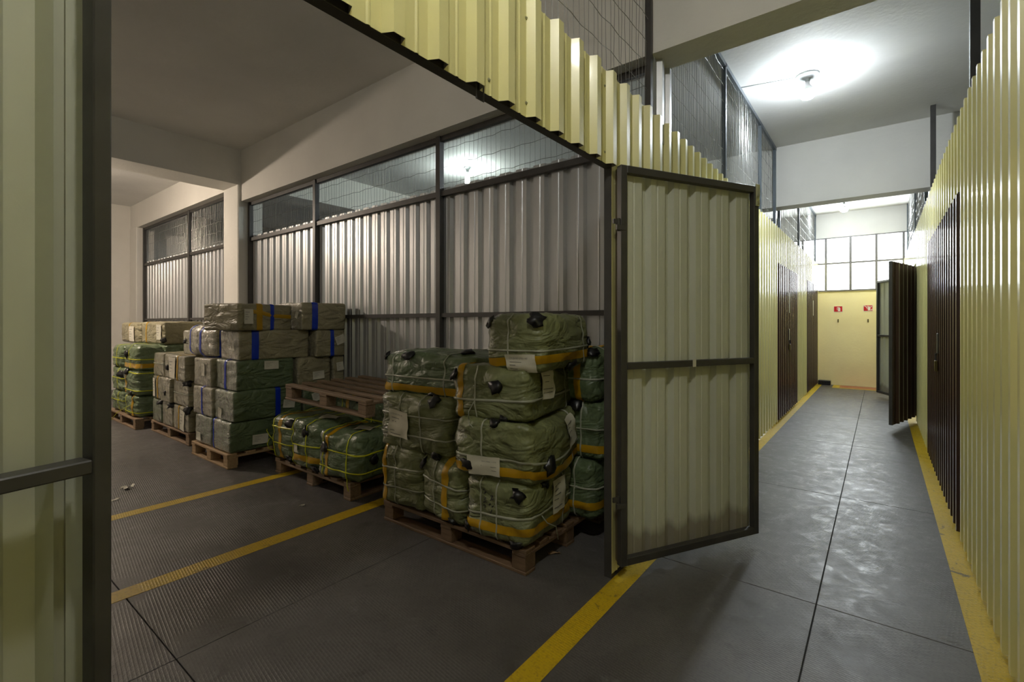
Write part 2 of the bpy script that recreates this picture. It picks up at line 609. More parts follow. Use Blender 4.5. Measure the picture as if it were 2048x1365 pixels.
# mesh above
def mesh_bay(parent, X, y0, y1, z0, z1, seed):
    m = wire_panel('wire_mesh', y1 - y0, z1 - z0, parent, pv=.052, ph=.16, seed=seed, r=.0017)
    m.rotation_euler = (0, 0, math.radians(90))
    m.location = (X, y0, z0)
def mpost(parent, X, y, z0=2.7, z1=ZC, mat='steel_blue', w=.02):
    bx('mesh_post', X - w, X + w, y - w, y + w, z0, z1, M[mat], parent, .002)
XM = XL - .03
mesh_bay(wl, XM, YS, 0.6, 2.76, ZC - .02, 11)
mesh_bay(wl, XM, 0.6, 3.08, 2.76, ZC - .02, 12)
mpost(wl, XM, 3.09, mat='steel'); mpost(wl, XM, 0.6, mat='steel')
for a, b, s in ((3.45, 5.04, 13), (5.04, 6.82, 14), (6.82, 7.74, 15)):
    mesh_bay(wl, XM, a, b, 2.76, ZC - .02, s)
for y in (5.04, 6.82, 7.9):
    mpost(wl, XM, y)
bx('mesh_rail', XM - .02, XM + .02, YB1, 7.95, ZC - .045, ZC, M['steel_blue'], wl)
for a, b, s in ((8.25, 10.5, 16), (10.5, 13.44, 17)):
    mesh_bay(wl, XM, a, b, 2.76, ZC - .02, s)
for y in (8.3, 10.5, 13.4):
    mpost(wl, XM, y)
bx('mesh_rail', XM - .02, XM + .02, 8.22, YN, ZC - .045, ZC, M['steel_blue'], wl)
# galvanised filler strip under the beam
fs = corrugated('filler_sheet', YB1 - YB0 + .03, 3.29 - 2.7, wl, M['galv'], M['galv'])
fs.rotation_euler = (0, 0, math.radians(90))
fs.location = (XM, YB0 - .005, 2.7)

wr = struct('wall_corridor_right', 'yellow corrugated partition on the right of the corridor')
DR = [(4.37, 7.0), (9.15, 10.8)]
edges = [YS, 4.37, 7.0, 9.15, 10.8, YN]
for a, b in zip(edges[:-1], edges[1:]):
    run(wr, XR, -1, a, b, ZD if (a, b) in DR else 0.03, ZT)
for y in (4.4, 7.55):
    mpost(wr, XR + .05, y, mat='steel', w=.025, z0=0)
for y in (9.13, 10.82):
    bx('post', XR + .004, XR + .05, y - .02, y + .02, 0, ZT - .05, M['steel'], wr)
for y0, y1 in ((YS, 4.37), (7.0, 9.15), (10.8, YN)):
    for z in (1.2, 2.7):
        bx('rail', XR + .005, XR + .045, y0, y1, z, z + .04, M['steel'], wr)
mesh_bay(wr, XR + .03, 8.25, 13.44, 2.76, ZC - .02, 21)
for y in (8.3, 10.6, 13.4):
    mpost(wr, XR + .03, y)

# ------------------------------------------------------------------ doors
def leaf(n, hinge, dirv, inner_left, label, width=1.08, z0=0.09, z1=ZD, outer='yellow', frame='steel', hinges=True, latch=False, hz=(.45, 2.0), rev=None, lap=None, t=.042, cut=0.0):
    """a framed corrugated door leaf; local +X from the hinge to the free edge; frame on the side seen from inside"""
    d = Vector((dirv[0], dirv[1], 0)).normalized()
    root = struct('door_%d' % n, label)
    root.location = (hinge[0], hinge[1], 0)
    root.rotation_euler = (0, 0, math.atan2(d.y, d.x))
    s = -1 if not inner_left else 1      # inside faces local s*Y
    f = M[frame]
    def fb(name, x0, x1, za, zb, t0=0.0, t1=.04):
        y0, y1 = sorted((s * t0, s * t1))
        return bx(name, x0, x1, y0, y1, za, zb, f, root, .0025)
    fb('stile', 0, t, z0, z1); fb('stile', width - t, width, z0, z1)
    fb('rail', t, width - t, z1 - t, z1); fb('rail', t, width - t, z0, z0 + t)
    fb('rail', t, width - t, 1.19, 1.19 + t * .9)
    sh = corrugated('corrugated_sheet', width - .01 - cut if rev is None else width - .01 - rev, z1 - z0 - .02, root, M[outer], M['backcoat'], depth=.034, rev=rev is not None)
    if s < 0:      # inside is -Y, so outside faces +Y
        sh.rotation_euler = (0, 0, math.pi)
        sh.location = (width - .005 - cut, .002, z0 + .01)
    else:
        sh.location = (.005 + (rev or 0), -.002, z0 + .01)
    if lap:
        y0, y1 = sorted((-s * .030, -s * .033))
        bx('lap_strip', lap[0], lap[1], y0, y1, z0 + .01, z1 - .01, M['backcoat'], root)
        xm = (lap[0] + lap[1]) / 2
        bx('lap_rib', xm - .004, xm + .004, *sorted((-s * .024, -s * .031)), z0 + .01, z1 - .01, M['backcoat'], root)
    if hinges:
        for z in hz:
            hg = MB().tube([(-.012, s * .03, z - .035), (-.012, s * .03, z + .035)], .009, 8)
            hg.box(-.03, .03, *sorted((s * .030, s * .044)), z - .03, z - .004)
            hg.box(-.045, .02, *sorted((s * .020, s * .034)), z + .004, z + .03)
            hg.build('hinge', f, root)
    if latch:
        MB().box(width - .034, width - .002, *sorted((s * .040, s * .047)), z1 - .13, z1 + .012, .001).box(width - .025, width - .012, *sorted((s * .046, s * .058)), z1 - .07, z1 + .004, .001).box(width - .026, width - .010, *sorted((s * .046, s * .055)), z1 - .12, z1 - .10).build('bolt_latch', M['zinc'], root)
        tp = MB().box(.52, .545, *sorted((s * .040, s * .042)), 1.188, 1.232).build('tape_scrap', M['paper'], root)
    return root
leaf(1, (-1.172, 2.475), (.48, .877), False, 'open grey framed door leaf with pale corrugated inner face beside the bales', latch=True, cut=.05, lap=(1.0, 1.075), outer='brown')
leaf(2, (-1.118, 0.2225), (.208, -.978), True, 'grey framed door leaf folded back against the left partition', hz=(.45, 2.1), rev=.060, lap=(.0, .072), t=.027, outer='brown')

def closed_door(n, X, side, y0, y1, label, note=False, hasp=False):
    root = struct('door_%d' % n, label)
    mid = (y0 + y1) / 2
    for a, b in ((y0 + .006, mid - .004), (mid + .004, y1 - .006)):
        s = corrugated('door_sheet', b - a, ZD - .05, root, M['brown'], M['backcoat'])
        if side > 0:
            s.rotation_euler = (0, 0, math.radians(90)); s.location = (X + .006, a, .04)
        else:
            s.rotation_euler = (0, 0, math.radians(-90)); s.location = (X - .006, b, .04)
    inx = sorted((X - side * .045, X - side * .005))
    for yy in (y0 + .03, mid - .03, mid + .03, y1 - .03):
        bx('stile', inx[0], inx[1], yy - .02, yy + .02, .04, ZD, M['steel'], root)
    for z in (.05, 1.19, ZD - .04):
        bx('rail', inx[0], inx[1], y0 + .05, y1 - .05, z, z + .036, M['steel'], root)
    ox = X + side * .036
    if note:
        bx('paper_notice', *sorted((ox, ox + side * .003)), mid + .08, mid + .16, 1.62, 1.95, M['paper'], root)
    if hasp:
        h = MB().box(*sorted((ox, ox + side * .012)), mid - .05, mid + .05, 1.18, 1.36, .003)
        h.tube([(ox + side * .02, mid - .02, 1.18), (ox + side * .02, mid - .02, 1.12), (ox + side * .02, mid + .02, 1.12), (ox + side * .02, mid + .02, 1.18)], .006, 6)
        h.build('lock_hasp', M['steel'], root)
        MB().box(*sorted((ox + side * .008, ox + side * .03)), mid - .026, mid + .026, 1.02, 1.115, .004).build('padlock', M['brass'], root)
    return root
closed_door(3, XL, 1, 7.74, 9.78, 'closed brown corrugated door with a hasp in the left partition', note=True, hasp=True)
closed_door(4, XL, 1, 11.2, 13.25, 'closed brown corrugated door next to the cream end wall', note=True)
closed_door(5, XR, -1, 4.37, 7.0, 'closed dark brown corrugated door with padlock in the right partition', hasp=True)
leaf(6, (XR - .03, 9.15), (-.29, -1.06), False, 'open dark brown corrugated door leaf swung towards the corridor', width=1.1, z1=2.28, outer='brown', hinges=False)
leaf(7, (XR - .03, 10.8), (-.44, 1.0), True, 'open door leaf showing its grey frame and pale inner sheet', width=1.1, z1=2.28, outer='brown', hinges=False)

# ------------------------------------------------------------------ lamps
def lamp(loc, style, strength, col, label, r_ros=.11, cord=None, drop=0.0, off=None):
    root = empty(off + '_lamp_offscreen' if off else 'ceiling_lamp', loc)
    tag(root, label, 'lamp', 'bare ceiling bulbs')
    if drop:
        MB().tube([(0, 0, 0), (0, 0, -drop)], .006, 6).build('cord', M['black'], root)
    z = -drop
    MB().lathe([(0.0, z), (r_ros if not drop else .03, z), (r_ros * .95 if not drop else .03, z - .02), (.04 if not drop else .025, z - .035), (.024, z - .04), (.024, z - .075), (0, z - .075)], 24).build('rosette', M['rosette'], root, True)
    em = emis('bulb_glow', col, strength)
    bname = off + '_bulb_offscreen' if off else 'bulb'
    z -= .07
    if style == 'globe':
        MB().lathe([(.022, z), (.024, z - .03), (.045, z - .065), (.062, z - .085), (.072, z - .102)], 20).build('bulb_neck', M['white'], root, True)
        pr = [(.062, z - .085)] + [(.075 * math.sin(a), z - .118 - .075 * math.cos(math.pi - a)) for a in [math.radians(q) for q in (65, 90, 110, 130, 150, 170)]]
        pr = [(.072, z - .102), (.077, z - .125), (.070, z - .15), (.05, z - .172), (.025, z - .183), (0.0, z - .186)]
        MB().lathe(pr, 16).build(bname, em, root, True)
    else:
        MB().lathe([(.016, z), (.018, z - .02), (.034, z - .035), (.036, z - .055)], 20).build('bulb_neck', M['white'], root, True)
        MB().lathe([(.036, z - .055), (.038, z - .06), (.038, z - .19), (.03, z - .205), (0, z - .208)], 16).build(bname, em, root, True)
    if cord:
        MB().tube([(0, 0, -.006), cord], .005, 5).build('conduit', M['rosette'], root)
    return root
COOL = (0.86, 0.94, 1.0)
GREENISH = (0.86, 1.0, 0.95)
WARM = (1.0, 0.83, 0.66)
lamp((-.6, 5.82, ZC), 'globe', BULB_CORRIDOR, COOL, 'bare globe bulb glowing on the corridor ceiling between the two concrete beams', cord=(-.62, -.15, -.006))
lamp((-.6, 12.2, ZC), 'globe', BULB_FAR, COOL, 'bare bulb on the ceiling close to the end window', .08)
lamp((-5.43, 5.79, ZC), 'tube', BULB_NEIGHBOUR, GREENISH, 'bare tubular bulb seen through the wire mesh above the galvanised partition', .066)
lamp((-9.1, 0.7, ZC), 'globe', BULB_WARM, WARM, 'warm hanging bulb over the far end of the storeroom', drop=.5, off='pendant')
lamp((-.35, .3, ZC), 'globe', BULB_NEAR, (1, .98, .9), 'bare bulb on the corridor ceiling in front of the open storeroom doorway', off='corridor')

# ------------------------------------------------------------------ end wall fittings
def fire_sign(x, z, worn, label):
    root = empty('fire_sign', (x, YN - .004, z))
    tag(root, label, 'sign', 'fire extinguisher signs')
    w, h = .17, .14
    MB().box(-w / 2, w / 2, -.003, .003, 0, h).build('plate', M['signwhite'], root)
    MB().box(-w / 2 + .006, w / 2 - .006, -.005, -.002, .012, h - .004).build('red_field', M['signred'], root)
    p = MB()
    p.box(-.004, .042, -.007, -.004, .022, .098, .0012)     # cylinder body
    p.box(.008, .030, -.007, -.004, .096, .112)
    p.box(-.020, .022, -.007, -.004, .108, .118)            # lever and hose
    p.box(-.024, -.016, -.007, -.004, .050, .116)
    if worn:
        p.add([(-.078, -.0065, .128), (-.058, -.0065, .13), (-.012, -.0065, .085), (-.022, -.0065, .082)], [(0, 1, 2, 3)])
        p.add([(.045, -.0065, .02), (.075, -.0065, .03), (.07, -.0065, .06), (.055, -.0065, .045)], [(0, 1, 2, 3)])
        p.add([(.05, -.0065, .085), (.078, -.0065, .12), (.04, -.0065, .112)], [(0, 1, 2)])
    p.build('extinguisher_pictogram', M['signwhite'], root)
fire_sign(-.775, 1.71, False, 'clean red and white fire extinguisher sign on the cream wall')
fire_sign(-.215, 1.72, True, 'scratched red and white fire extinguisher sign on the cream wall')
for x, l in ((-.775, 'small metal wall hook under the clean red sign'), (-.215, 'small metal wall hook under the scratched red sign')):
    hk = MB().box(x - .012, x + .012, YN - .012, YN + .001, 1.47, 1.545, .003).tube([(x, YN - .01, 1.50), (x, YN - .04, 1.49), (x, YN - .045, 1.52)], .005, 6)
    tag(hk.build('wall_hook', M['brass']), l, 'hook', 'extinguisher hooks')
bb = MB().box(-1.16, -.915, 13.30, YN - .005, 0.0, .105, .008)
for k in range(4):
    bb.box(-1.13 + k * .055, -1.095 + k * .055, 13.292, 13.302, .025, .085)
tag(bb.build('black_box', M['black']), 'low black plastic box on the floor against the cream end wall', 'box')

# ------------------------------------------------------------------ pallets
def pallet(x0, x1, y0, y1, wood_, label, boards_along='x', bottom_along='x', nb=7, loc_z=0.0, bot=True, group='wooden pallets'):
    root = empty('pallet', ((x0 + x1) / 2, (y0 + y1) / 2, loc_z))
    tag(root, label, 'pallet', group)
    lx, ly = x1 - x0, y1 - y0
    m = M[wood_]
    hx, hy = lx / 2, ly / 2
    rng = random.Random(label)
    share = {}
    def pb(name, ax0, ax1, ay0, ay1, z0, z1):
        return bx(name, ax0, ax1, ay0, ay1, z0, z1, m, root, .003)
    bw = .095 if loc_z == 0 else .08
    if boards_along == 'x':
        for k in range(nb):
            c = -hy + bw / 2 + k * (ly - bw) / (nb - 1)
            b = pb('deck_board', -hx, hx, c - bw / 2, c + bw / 2, .123, .145)
            b.rotation_euler.z = rng.uniform(-.006, .006)
        for c in (-hx + .05, 0, hx - .05):
            pb('stringer_board', c - .05, c + .05, -hy, hy, .103, .123)
    else:
        for k in range(nb):
            c = -hx + bw / 2 + k * (lx - bw) / (nb - 1)
            pb('deck_board', c - bw / 2, c + bw / 2, -hy, hy, .123, .145)
        for c in (-hy + .05, 0, hy - .05):
            pb('stringer_board', -hx, hx, c - .05, c + .05, .103, .123)
    for cx in (-hx + .055, 0, hx - .055):
        for cy in (-hy + .055, 0, hy - .055):
            pb('block', cx - .05, cx + .05, cy - .05, cy + .05, .02, .104)
    if bottom_along == 'x':
        for c in (-hy + .05, 0, hy - .05):
            pb('bottom_board', -hx, hx, c - .048, c + .048, 0.0, .02)
    else:
        for c in (-hx + .05, 0, hx - .05):
            pb('bottom_board', c - .048, c + .048, -hy, hy, 0.0, .02)
    return root
pallet(-2.90, -1.60, 2.19, 3.19, 'wooddark', 'dark wooden pallet under the white-strapped bales by the open door')
pallet(-4.66, -3.40, 2.24, 3.22, 'wood', 'wooden pallet under the low yellow-strapped bales', 'y', 'y')
pallet(-6.04, -5.10, 1.98, 3.15, 'woodlight', 'pale wooden pallet under the five-layer carton stack', 'x', 'x')
pallet(-7.80, -6.43, 2.08, 3.10, 'wood', 'wooden pallet under the shiny-ended carton stack')
pallet(-9.35, -7.98, 1.95, 3.02, 'wood', 'wooden pallet under the string-tied bales by the far wall')
ep = pallet(-4.50, -3.36, 2.28, 3.20, 'wood', 'empty wooden pallet lying on top of the low green bales', 'x', 'x', 6, 0.70)
ep.rotation_euler = (0, math.radians(3.0), math.radians(5))

# ------------------------------------------------------------------ bales
class Soft:
    """a stuffed, wrapped block: maps points of the unit cube's surface to its soft skin"""
    def __init__(s, size, r=.05, bulge=(.02, .02, .02), amp=.012, wr=.008, seed=0, bend=0.0, bend_axis=0, taper=0.0):
        s.h = Vector(size) / 2
        s.r = min(r, min(s.h) * .9)
        s.b = bulge
        s.amp, s.wr, s.seed = amp, wr, seed * 13.7
        s.bend, s.bax, s.taper = bend, bend_axis, taper
    def __call__(s, d, off=0.0):
        d = Vector(d)
        p = Vector((d.x * s.h.x, d.y * s.h.y, d.z * s.h.z))
        q = Vector([max(-(s.h[i] - s.r), min(s.h[i] - s.r, p[i])) for i in range(3)])
        n = p - q
        n = n.normalized() if n.length > 1e-6 else Vector((0, 0, 1))
        o = q + n * s.r
        for i in range(3):
            j, k = (i + 1) % 3, (i + 2) % 3
            w = max(0, 1 - d[j] ** 2) * max(0, 1 - d[k] ** 2)
            bl = s.b[i]
            if i == 2 and d.z < 0:
                bl = bl * .25
            o[i] += d[i] * bl * w ** .7
        sd = s.seed
        a = noise.noise(o * 3.2 + Vector((sd, sd * .3, 1.7)))
        b = noise.noise(Vector((o.x * 7 + sd, o.y * 7, o.z * 15 - sd)))
        c = 1 - abs(noise.noise(Vector((o.x * 9 - sd, o.y * 9 + o.z * 6, o.z * 10 + sd)))) * 2.2
        edge = 0.5 + 0.5 * max(abs(d.x * d.y), abs(d.y * d.z), abs(d.x * d.z))
        g = s.amp * a + s.wr * (b * .6 + c * .5) * edge
        if n.z < -.5:
            g *= .3
        o += n * (g + off)
        if s.taper:
            f = 1 - s.taper * (d.z * .5 + .5)
            o.x *= f; o.y *= f
        if s.bend:
            t = d[s.bax]
            o.z += s.bend * (t * t - .35) + s.bend * .35 * t
        return o

FACE = {  # face -> (axis, sign, u axis, v axis)
    '-y': (1, -1, (0, 1), (2, 1)), '+x': (0, 1, (1, 1), (2, 1)), '-x': (0, -1, (1, -1), (2, 1)),
    '+y': (1, 1, (0, -1), (2, 1)), '+z': (2, 1, (0, 1), (1, 1)), '-z': (2, -1, (0, 1), (1, -1))}
def facept(face, u, v):
    ax, sg, (ua, us), (va, vs) = FACE[face]
    d = [0, 0, 0]
    d[ax] = sg; d[ua] = us * u; d[va] = vs * v
    return d

def soft_mesh(S, parent, mat, film, film_test, name='wrapping', N=22):
    v, f, mi, idx = [], [], [], {}
    def vid(d):
        k = tuple(round(c, 4) for c in d)
        if k not in idx:
            idx[k] = len(v)
            v.append(S(d))
        return idx[k]
    # denser lines near the edges
    t = [math.sin(math.pi / 2 * (-1 + 2 * i / N)) * .35 + (-1 + 2 * i / N) * .65 for i in range(N + 1)]
    for fc in FACE:
        for i in range(N):
            for j in range(N):
                q = [facept(fc, t[i], t[j]), facept(fc, t[i + 1], t[j]), facept(fc, t[i + 1], t[j + 1]), facept(fc, t[i], t[j + 1])]
                f.append(tuple(vid(x) for x in q))
                um, vm = (t[i] + t[i + 1]) / 2, (t[j] + t[j + 1]) / 2
                mi.append(1 if film_test(fc, um, vm) else 0)
    return link(name, v, f, None, parent, True, mats=[M[mat], M[film]], midx=mi)

def loop_band(S, parent, axis, pos, width, mat, name, off=.003, slant=0.0, N=22):
    """a flat band right round the block, at cube coordinate pos on the axis; width in metres"""
    j, k = (axis + 1) % 3, (axis + 2) % 3
    hw = width / 2 / S.h[axis]
    ring = []
    for e in range(4):
        for i in range(N):
            t = -1 + 2 * i / N
            t = math.sin(math.pi / 2 * t) * .35 + t * .65
            ring.append(((t, -1), (1, t), (-t, 1), (-1, -t))[e])
    v, f = [], []
    n = len(ring)
    for (a, b) in ring:
        for o in (-1, -.33, .33, 1):
            d = [0, 0, 0]
            d[j], d[k] = a, b
            d[axis] = max(-.98, min(.98, pos + o * hw + slant * a))
            v.append(S(d, off if abs(o) < 1 else off * .6))
    for i in range(n):
        i2 = (i + 1) % n
        for c in range(3):
            f.append((4 * i + c, 4 * i + c + 1, 4 * i2 + c + 1, 4 * i2 + c))
    return link(name, v, f, M[mat], parent, True)

def face_strip(S, parent, face, pts, width, mat, name, off=.003):
    """a tape or cord laid across one face along cube points"""
    v, f = [], []
    ax, sg, (ua, us), (va, vs) = FACE[face]
    res = []
    for (a, b) in zip(pts[:-1], pts[1:]):
        for i in range(8):
            res.append((a[0] + (b[0] - a[0]) * i / 8, a[1] + (b[1] - a[1]) * i / 8))
    res.append(pts[-1])
    for i, (u, w) in enumerate(res):
        p0, p1 = res[max(0, i - 1)], res[min(len(res) - 1, i + 1)]
        du, dv = (p1[0] - p0[0]) * S.h[ua], (p1[1] - p0[1]) * S.h[va]
        L = math.hypot(du, dv) or 1
        nu, nv = -dv / L * width / 2 / S.h[ua], du / L * width / 2 / S.h[va]
        v.append(S(facept(face, u - nu, w - nv), off * .3))
        v.append(S(facept(face, u, w), off))
        v.append(S(facept(face, u + nu, w + nv), off * .3))
    for i in range(len(res) - 1):
        for c in range(2):
            f.append((3 * i + c, 3 * i + c + 1, 3 * i + c + 4, 3 * i + c + 3))
    return link(name, v, f, M[mat], parent, True)

_txt = {}
def text_mesh(body):
    if body not in _txt:
        cu = bpy.data.curves.new('t', 'FONT')
        cu.body = body
        cu.resolution_u = 2
        ob = bpy.data.objects.new('t', cu)
        C.objects.link(ob)
        dg = bpy.context.evaluated_depsgraph_get()
        me = bpy.data.meshes.new_from_object(ob.evaluated_get(dg))
        vs = [v.co.copy() for v in me.vertices]
        fs = [tuple(p.vertices) for p in me.polygons]
        bpy.data.objects.remove(ob)
        bpy.data.curves.remove(cu)
        bpy.data.meshes.remove(me)
        w = max((v.x for v in vs), default=1)
        _txt[body] = ([(v.x / w, v.y / w) for v in vs], fs, w)
    return _txt[body]

def paper_label(S, parent, face, u, v, w, h, rot=0.0, lines=(), curl=.004):
    """paper of w x h metres centred at face coordinates (u, v); lines = (text or None, x0, y0, width) in paper units"""
    ax, sg, (ua, us), (va, vs) = FACE[face]
    cr, sr = math.cos(rot), math.sin(rot)
    def at(a, b, off):            # a, b in [0,1] on the paper
        x, y = (a - .5) * w, (b - .5) * h
        x, y = x * cr - y * sr, x * sr + y * cr
        uu = max(-1, min(1, u + x / S.h[ua])); vv = max(-1, min(1, v + y / S.h[va]))
        return S(facept(face, uu, vv), off)
    N = 7
    vv, ff = [], []
    for i in range(N + 1):
        for j in range(N + 1):
            e = curl * (max(abs(i / N - .5), abs(j / N - .5)) * 2) ** 3
            vv.append(at(i / N, j / N, .0085 + e))
    for i in range(N):
        for j in range(N):
            a = i * (N + 1) + j
            ff.append((a, a + N + 1, a + N + 2, a + 1))
    o = link('paper_label', vv, ff, M['paper'], parent, True)
    pv, pf = [], []
    for (body, x0, y0, tw) in lines:
        b = len(pv)
        if body:
            vs_, fs_, _ = text_mesh(body)
            hh = tw * w / h
            for (tx, ty) in vs_:
                pv.append(at(x0 + tx * tw, y0 + ty * hh, .0105 + curl * (max(abs(x0 + tx * tw - .5), abs(y0 - .5)) * 2) ** 3))
            pf += [tuple(b + q for q in p) for p in fs_]
        else:                      # a line of print too small to read
            n = 6
            for i in range(n + 1):
                for dy in (0, .025):
                    a_ = x0 + tw * i / n
                    pv.append(at(a_, y0 + dy, .0105 + curl * (max(abs(a_ - .5), abs(y0 - .5)) * 2) ** 3))
            for i in range(n):
                pf.append((b + 2 * i, b + 2 * i + 2, b + 2 * i + 3, b + 2 * i + 1))
    if pv:
        link('printing', pv, pf, M['inkgrey'], o)['kind'] = 'stuff'
    return o

def tuft(S, parent, d, size, seed=0, flat=.38):
    """black crumpled corner handle of plastic"""
    base = S(d)
    n = Vector((d[0] * (abs(d[0]) > .7), d[1] * (abs(d[1]) > .7), d[2] * (abs(d[2]) > .7)))
    n = n.normalized()
    bm = bmesh.new()
    bmesh.ops.create_icosphere(bm, subdivisions=2, radius=1)
    side = n.cross(Vector((0, 0, 1)))
    if side.length < .1:
        side = Vector((1, 0, 0))
    side.normalize()
    up = side.cross(n)
    vs = []
    for v in bm.verts:
        k = 1.05 + .95 * noise.noise(v.co * 1.7 + Vector((seed * 3.1, seed, 0)))
        c = v.co * k
        vs.append(base + side * c.x * size + up * c.y * size * .85 + n * (c.z * flat + .12) * size)
    bm.verts.index_update()
    fs = [tuple(x.index for x in f.verts) for f in bm.faces]
    bm.free()
    return link('corner_tuft', vs, fs, M['black'], parent, True)

def parcel(name, label, cat, group, box, mat, seed, rz=0.0, film='-y', kind='carton', feats=(), bend=0.0, bax=0, tilt=(0, 0), r=None, taper=0.0):
    """box = (x0, x1, y0, y1, z0, z1)"""
    x0, x1, y0, y1, z0, z1 = box
    size = (x1 - x0, y1 - y0, z1 - z0)
    root = empty(name, ((x0 + x1) / 2, (y0 + y1) / 2, (z0 + z1) / 2), math.radians(rz))
    root.rotation_euler = (math.radians(tilt[0]), math.radians(tilt[1]), math.radians(rz))
    tag(root, label, cat, group)
    if kind == 'carton':
        S = Soft((size[0] - .012, size[1] - .012, size[2] - .004), r or .018, (.006, .006, .006), .006, .006, seed, bend, bax, taper)
    else:
        S = Soft((size[0] - .03, size[1] - .03, size[2] - .015), r or .042, (.020, .020, .018), .016, .025, seed, bend, bax, taper)
    def ft(fc, u, v):
        if film == '-y':
            return fc == '-y' or (fc == '+z' and v < -.75)
        if film == 'left':
            w = -.78 + .12 * math.sin(v * 7 + seed)
            return (fc == '-x') or (fc == '-y' and u < w) or (fc == '+z' and (u < w))
        return False
    soft_mesh(S, root, mat, mat + '_film', ft, 'wrapping')
    rng = random.Random(seed)
    for ft_ in feats:
        k = ft_[0]
        if k == 'tape':      # axis, pos, width, colour
            loop_band(S, root, ft_[1], ft_[2], ft_[3], 'tape' + ft_[4], 'tape', .005, *(ft_[5:6]))
        elif k == 'strap':
            loop_band(S, root, ft_[1], ft_[2], ft_[3] if len(ft_) > 3 and ft_[3] else .011, 'strap' + (ft_[4] if len(ft_) > 4 else 'white'), 'strap', .007, *(ft_[5:6]))
        elif k == 'label':
            paper_label(S, root, *ft_[1:])
        elif k == 'tuft':
            tuft(S, root, ft_[1], ft_[2], rng.random() * 9)
        elif k == 'strip':
            face_strip(S, root, *ft_[1:])
        elif k == 'ink':     # hand-drawn marker strokes
            _, face, strokes = ft_
            v, f = [], []
            for st in strokes:
                b = len(v)
                for (u, w) in st:
                    v.append(S(facept(face, u - .012, w + .012), .0025)); v.append(S(facept(face, u + .014, w - .012), .0025))
                f += [(b + 2 * i, b + 2 * i + 1, b + 2 * i + 3, b + 2 * i + 2) for i in range(len(st) - 1)]
            link('marker_writing', v, f, M['ink'], root)['kind'] = 'stuff'
        elif k == 'tail':    # loose strap end hanging free
            _, d, pts, m_ = ft_
            p = S(d)
            MB().tube([p] + [p + Vector(q) for q in pts], .0035, 5).build('loose_strap', M['strap' + m_], root, True)
    return root, S

LN = ((None, .12, .78, .5), (None, .12, .62, .3), (None, .12, .46, .42), (None, .12, .3, .25))
def L(face, u, v, w=.14, h=.10, rot=0.0, lines=LN, curl=.004):
    return ('label', face, u, v, w, h, rot, lines, curl)

# ---- pallet by the open door: white-strapped bales
GB = 'white-strapped green bales by the open door'
P = .147
parcel('bale', 'bottom corner bale with handwritten marker strokes and amber tape, on the dark pallet', 'bale', GB, (-2.06, -1.60, 2.16, 2.75, P, .52), 'moss', 1, 4, 'left', 'bale',
    [('tape', 2, -.52, .05, 'yellow', .05), ('strap', 2, -.12, .014, 'white', .08), ('strap', 0, -.45), ('strap', 0, .12), ('strap', 1, .45),
     L('+x', .2, .25, .17, .20, 0, ((None, .1, .82, .6), (None, .1, .68, .4), (None, .1, .54, .5), (None, .1, .40, .3), (None, .1, .15, .6))),
     ('tuft', (.8, -1, .72), .04), ('tuft', (1, -.35, .85), .036), ('tuft', (-.95, -1, -.7), .04), ('tuft', (.72, -1, -.95), .045),
     ('ink', '-y', [[(-.36, .62), (-.30, .70), (-.26, .60), (-.33, .52)], [(-.36, .44), (-.27, .40), (-.31, .32), (-.38, .38)], [(-.35, .22), (-.25, .30)], [(-.37, .12), (-.28, .16), (-.30, .04)],
                    [(-.12, .48), (-.02, .52), (-.08, .40), (.0, .36)], [(-.10, .36), (.02, .44)], [(-.14, .18), (-.08, .26), (-.04, .14), (.02, .22)], [(-.16, .02), (-.10, -.1), (-.04, .06)]]),
     ('tail', (1, -.55, -.1), [(.02, .03, -.05), (.03, .12, -.10), (.04, .13, -.18)], 'white')])
parcel('bale', 'bottom bale with a broad upright amber tape, between two bales on the dark pallet', 'bale', GB, (-2.48, -2.06, 2.17, 2.72, P, .55), 'moss', 2, -3, 'none', 'bale',
    [('tape', 0, .38, .055, 'yellow', .06), ('strap', 0, -.2), ('strap', 2, .28, .012, 'white', -.08), ('strap', 2, -.42, .012, 'white', -.05), ('tuft', (-.8, -1, .8), .04), ('tuft', (.5, -1, -.95), .035)])
parcel('bale', 'bottom bale with amber tape along its outer edge, at the dark pallet end', 'bale', GB, (-2.92, -2.48, 2.16, 2.74, P, .57), 'moss', 3, 5, 'left', 'bale',
    [('tape', 0, -.72, .045, 'yellow', .06), ('strap', 0, -.25), ('strap', 2, .32, .012, 'white', .05), ('strap', 2, -.35, .012, 'white', .03)])
parcel('bale', 'bale with a large paper label and shiny end, under the long topmost amber-taped bale', 'bale', GB, (-2.93, -2.22, 2.17, 2.78, .545, .955), 'moss', 4, 2, 'left', 'bale',
    [('strap', 2, .30), ('strap', 2, -.40), ('strap', 0, -.35), ('strap', 0, .35, .013, 'white', .08),
     L('-y', -.36, -.05, .21, .19, -.06, (('CTCB NO.5702-139', .08, .80, .6), (None, .1, .66, .4), (None, .1, .52, .22), (None, .1, .20, .2), (None, .1, .08, .5)), .006),
     ('tuft', (.62, -1, .88), .045), ('tuft', (.7, -1, -.9), .045)])
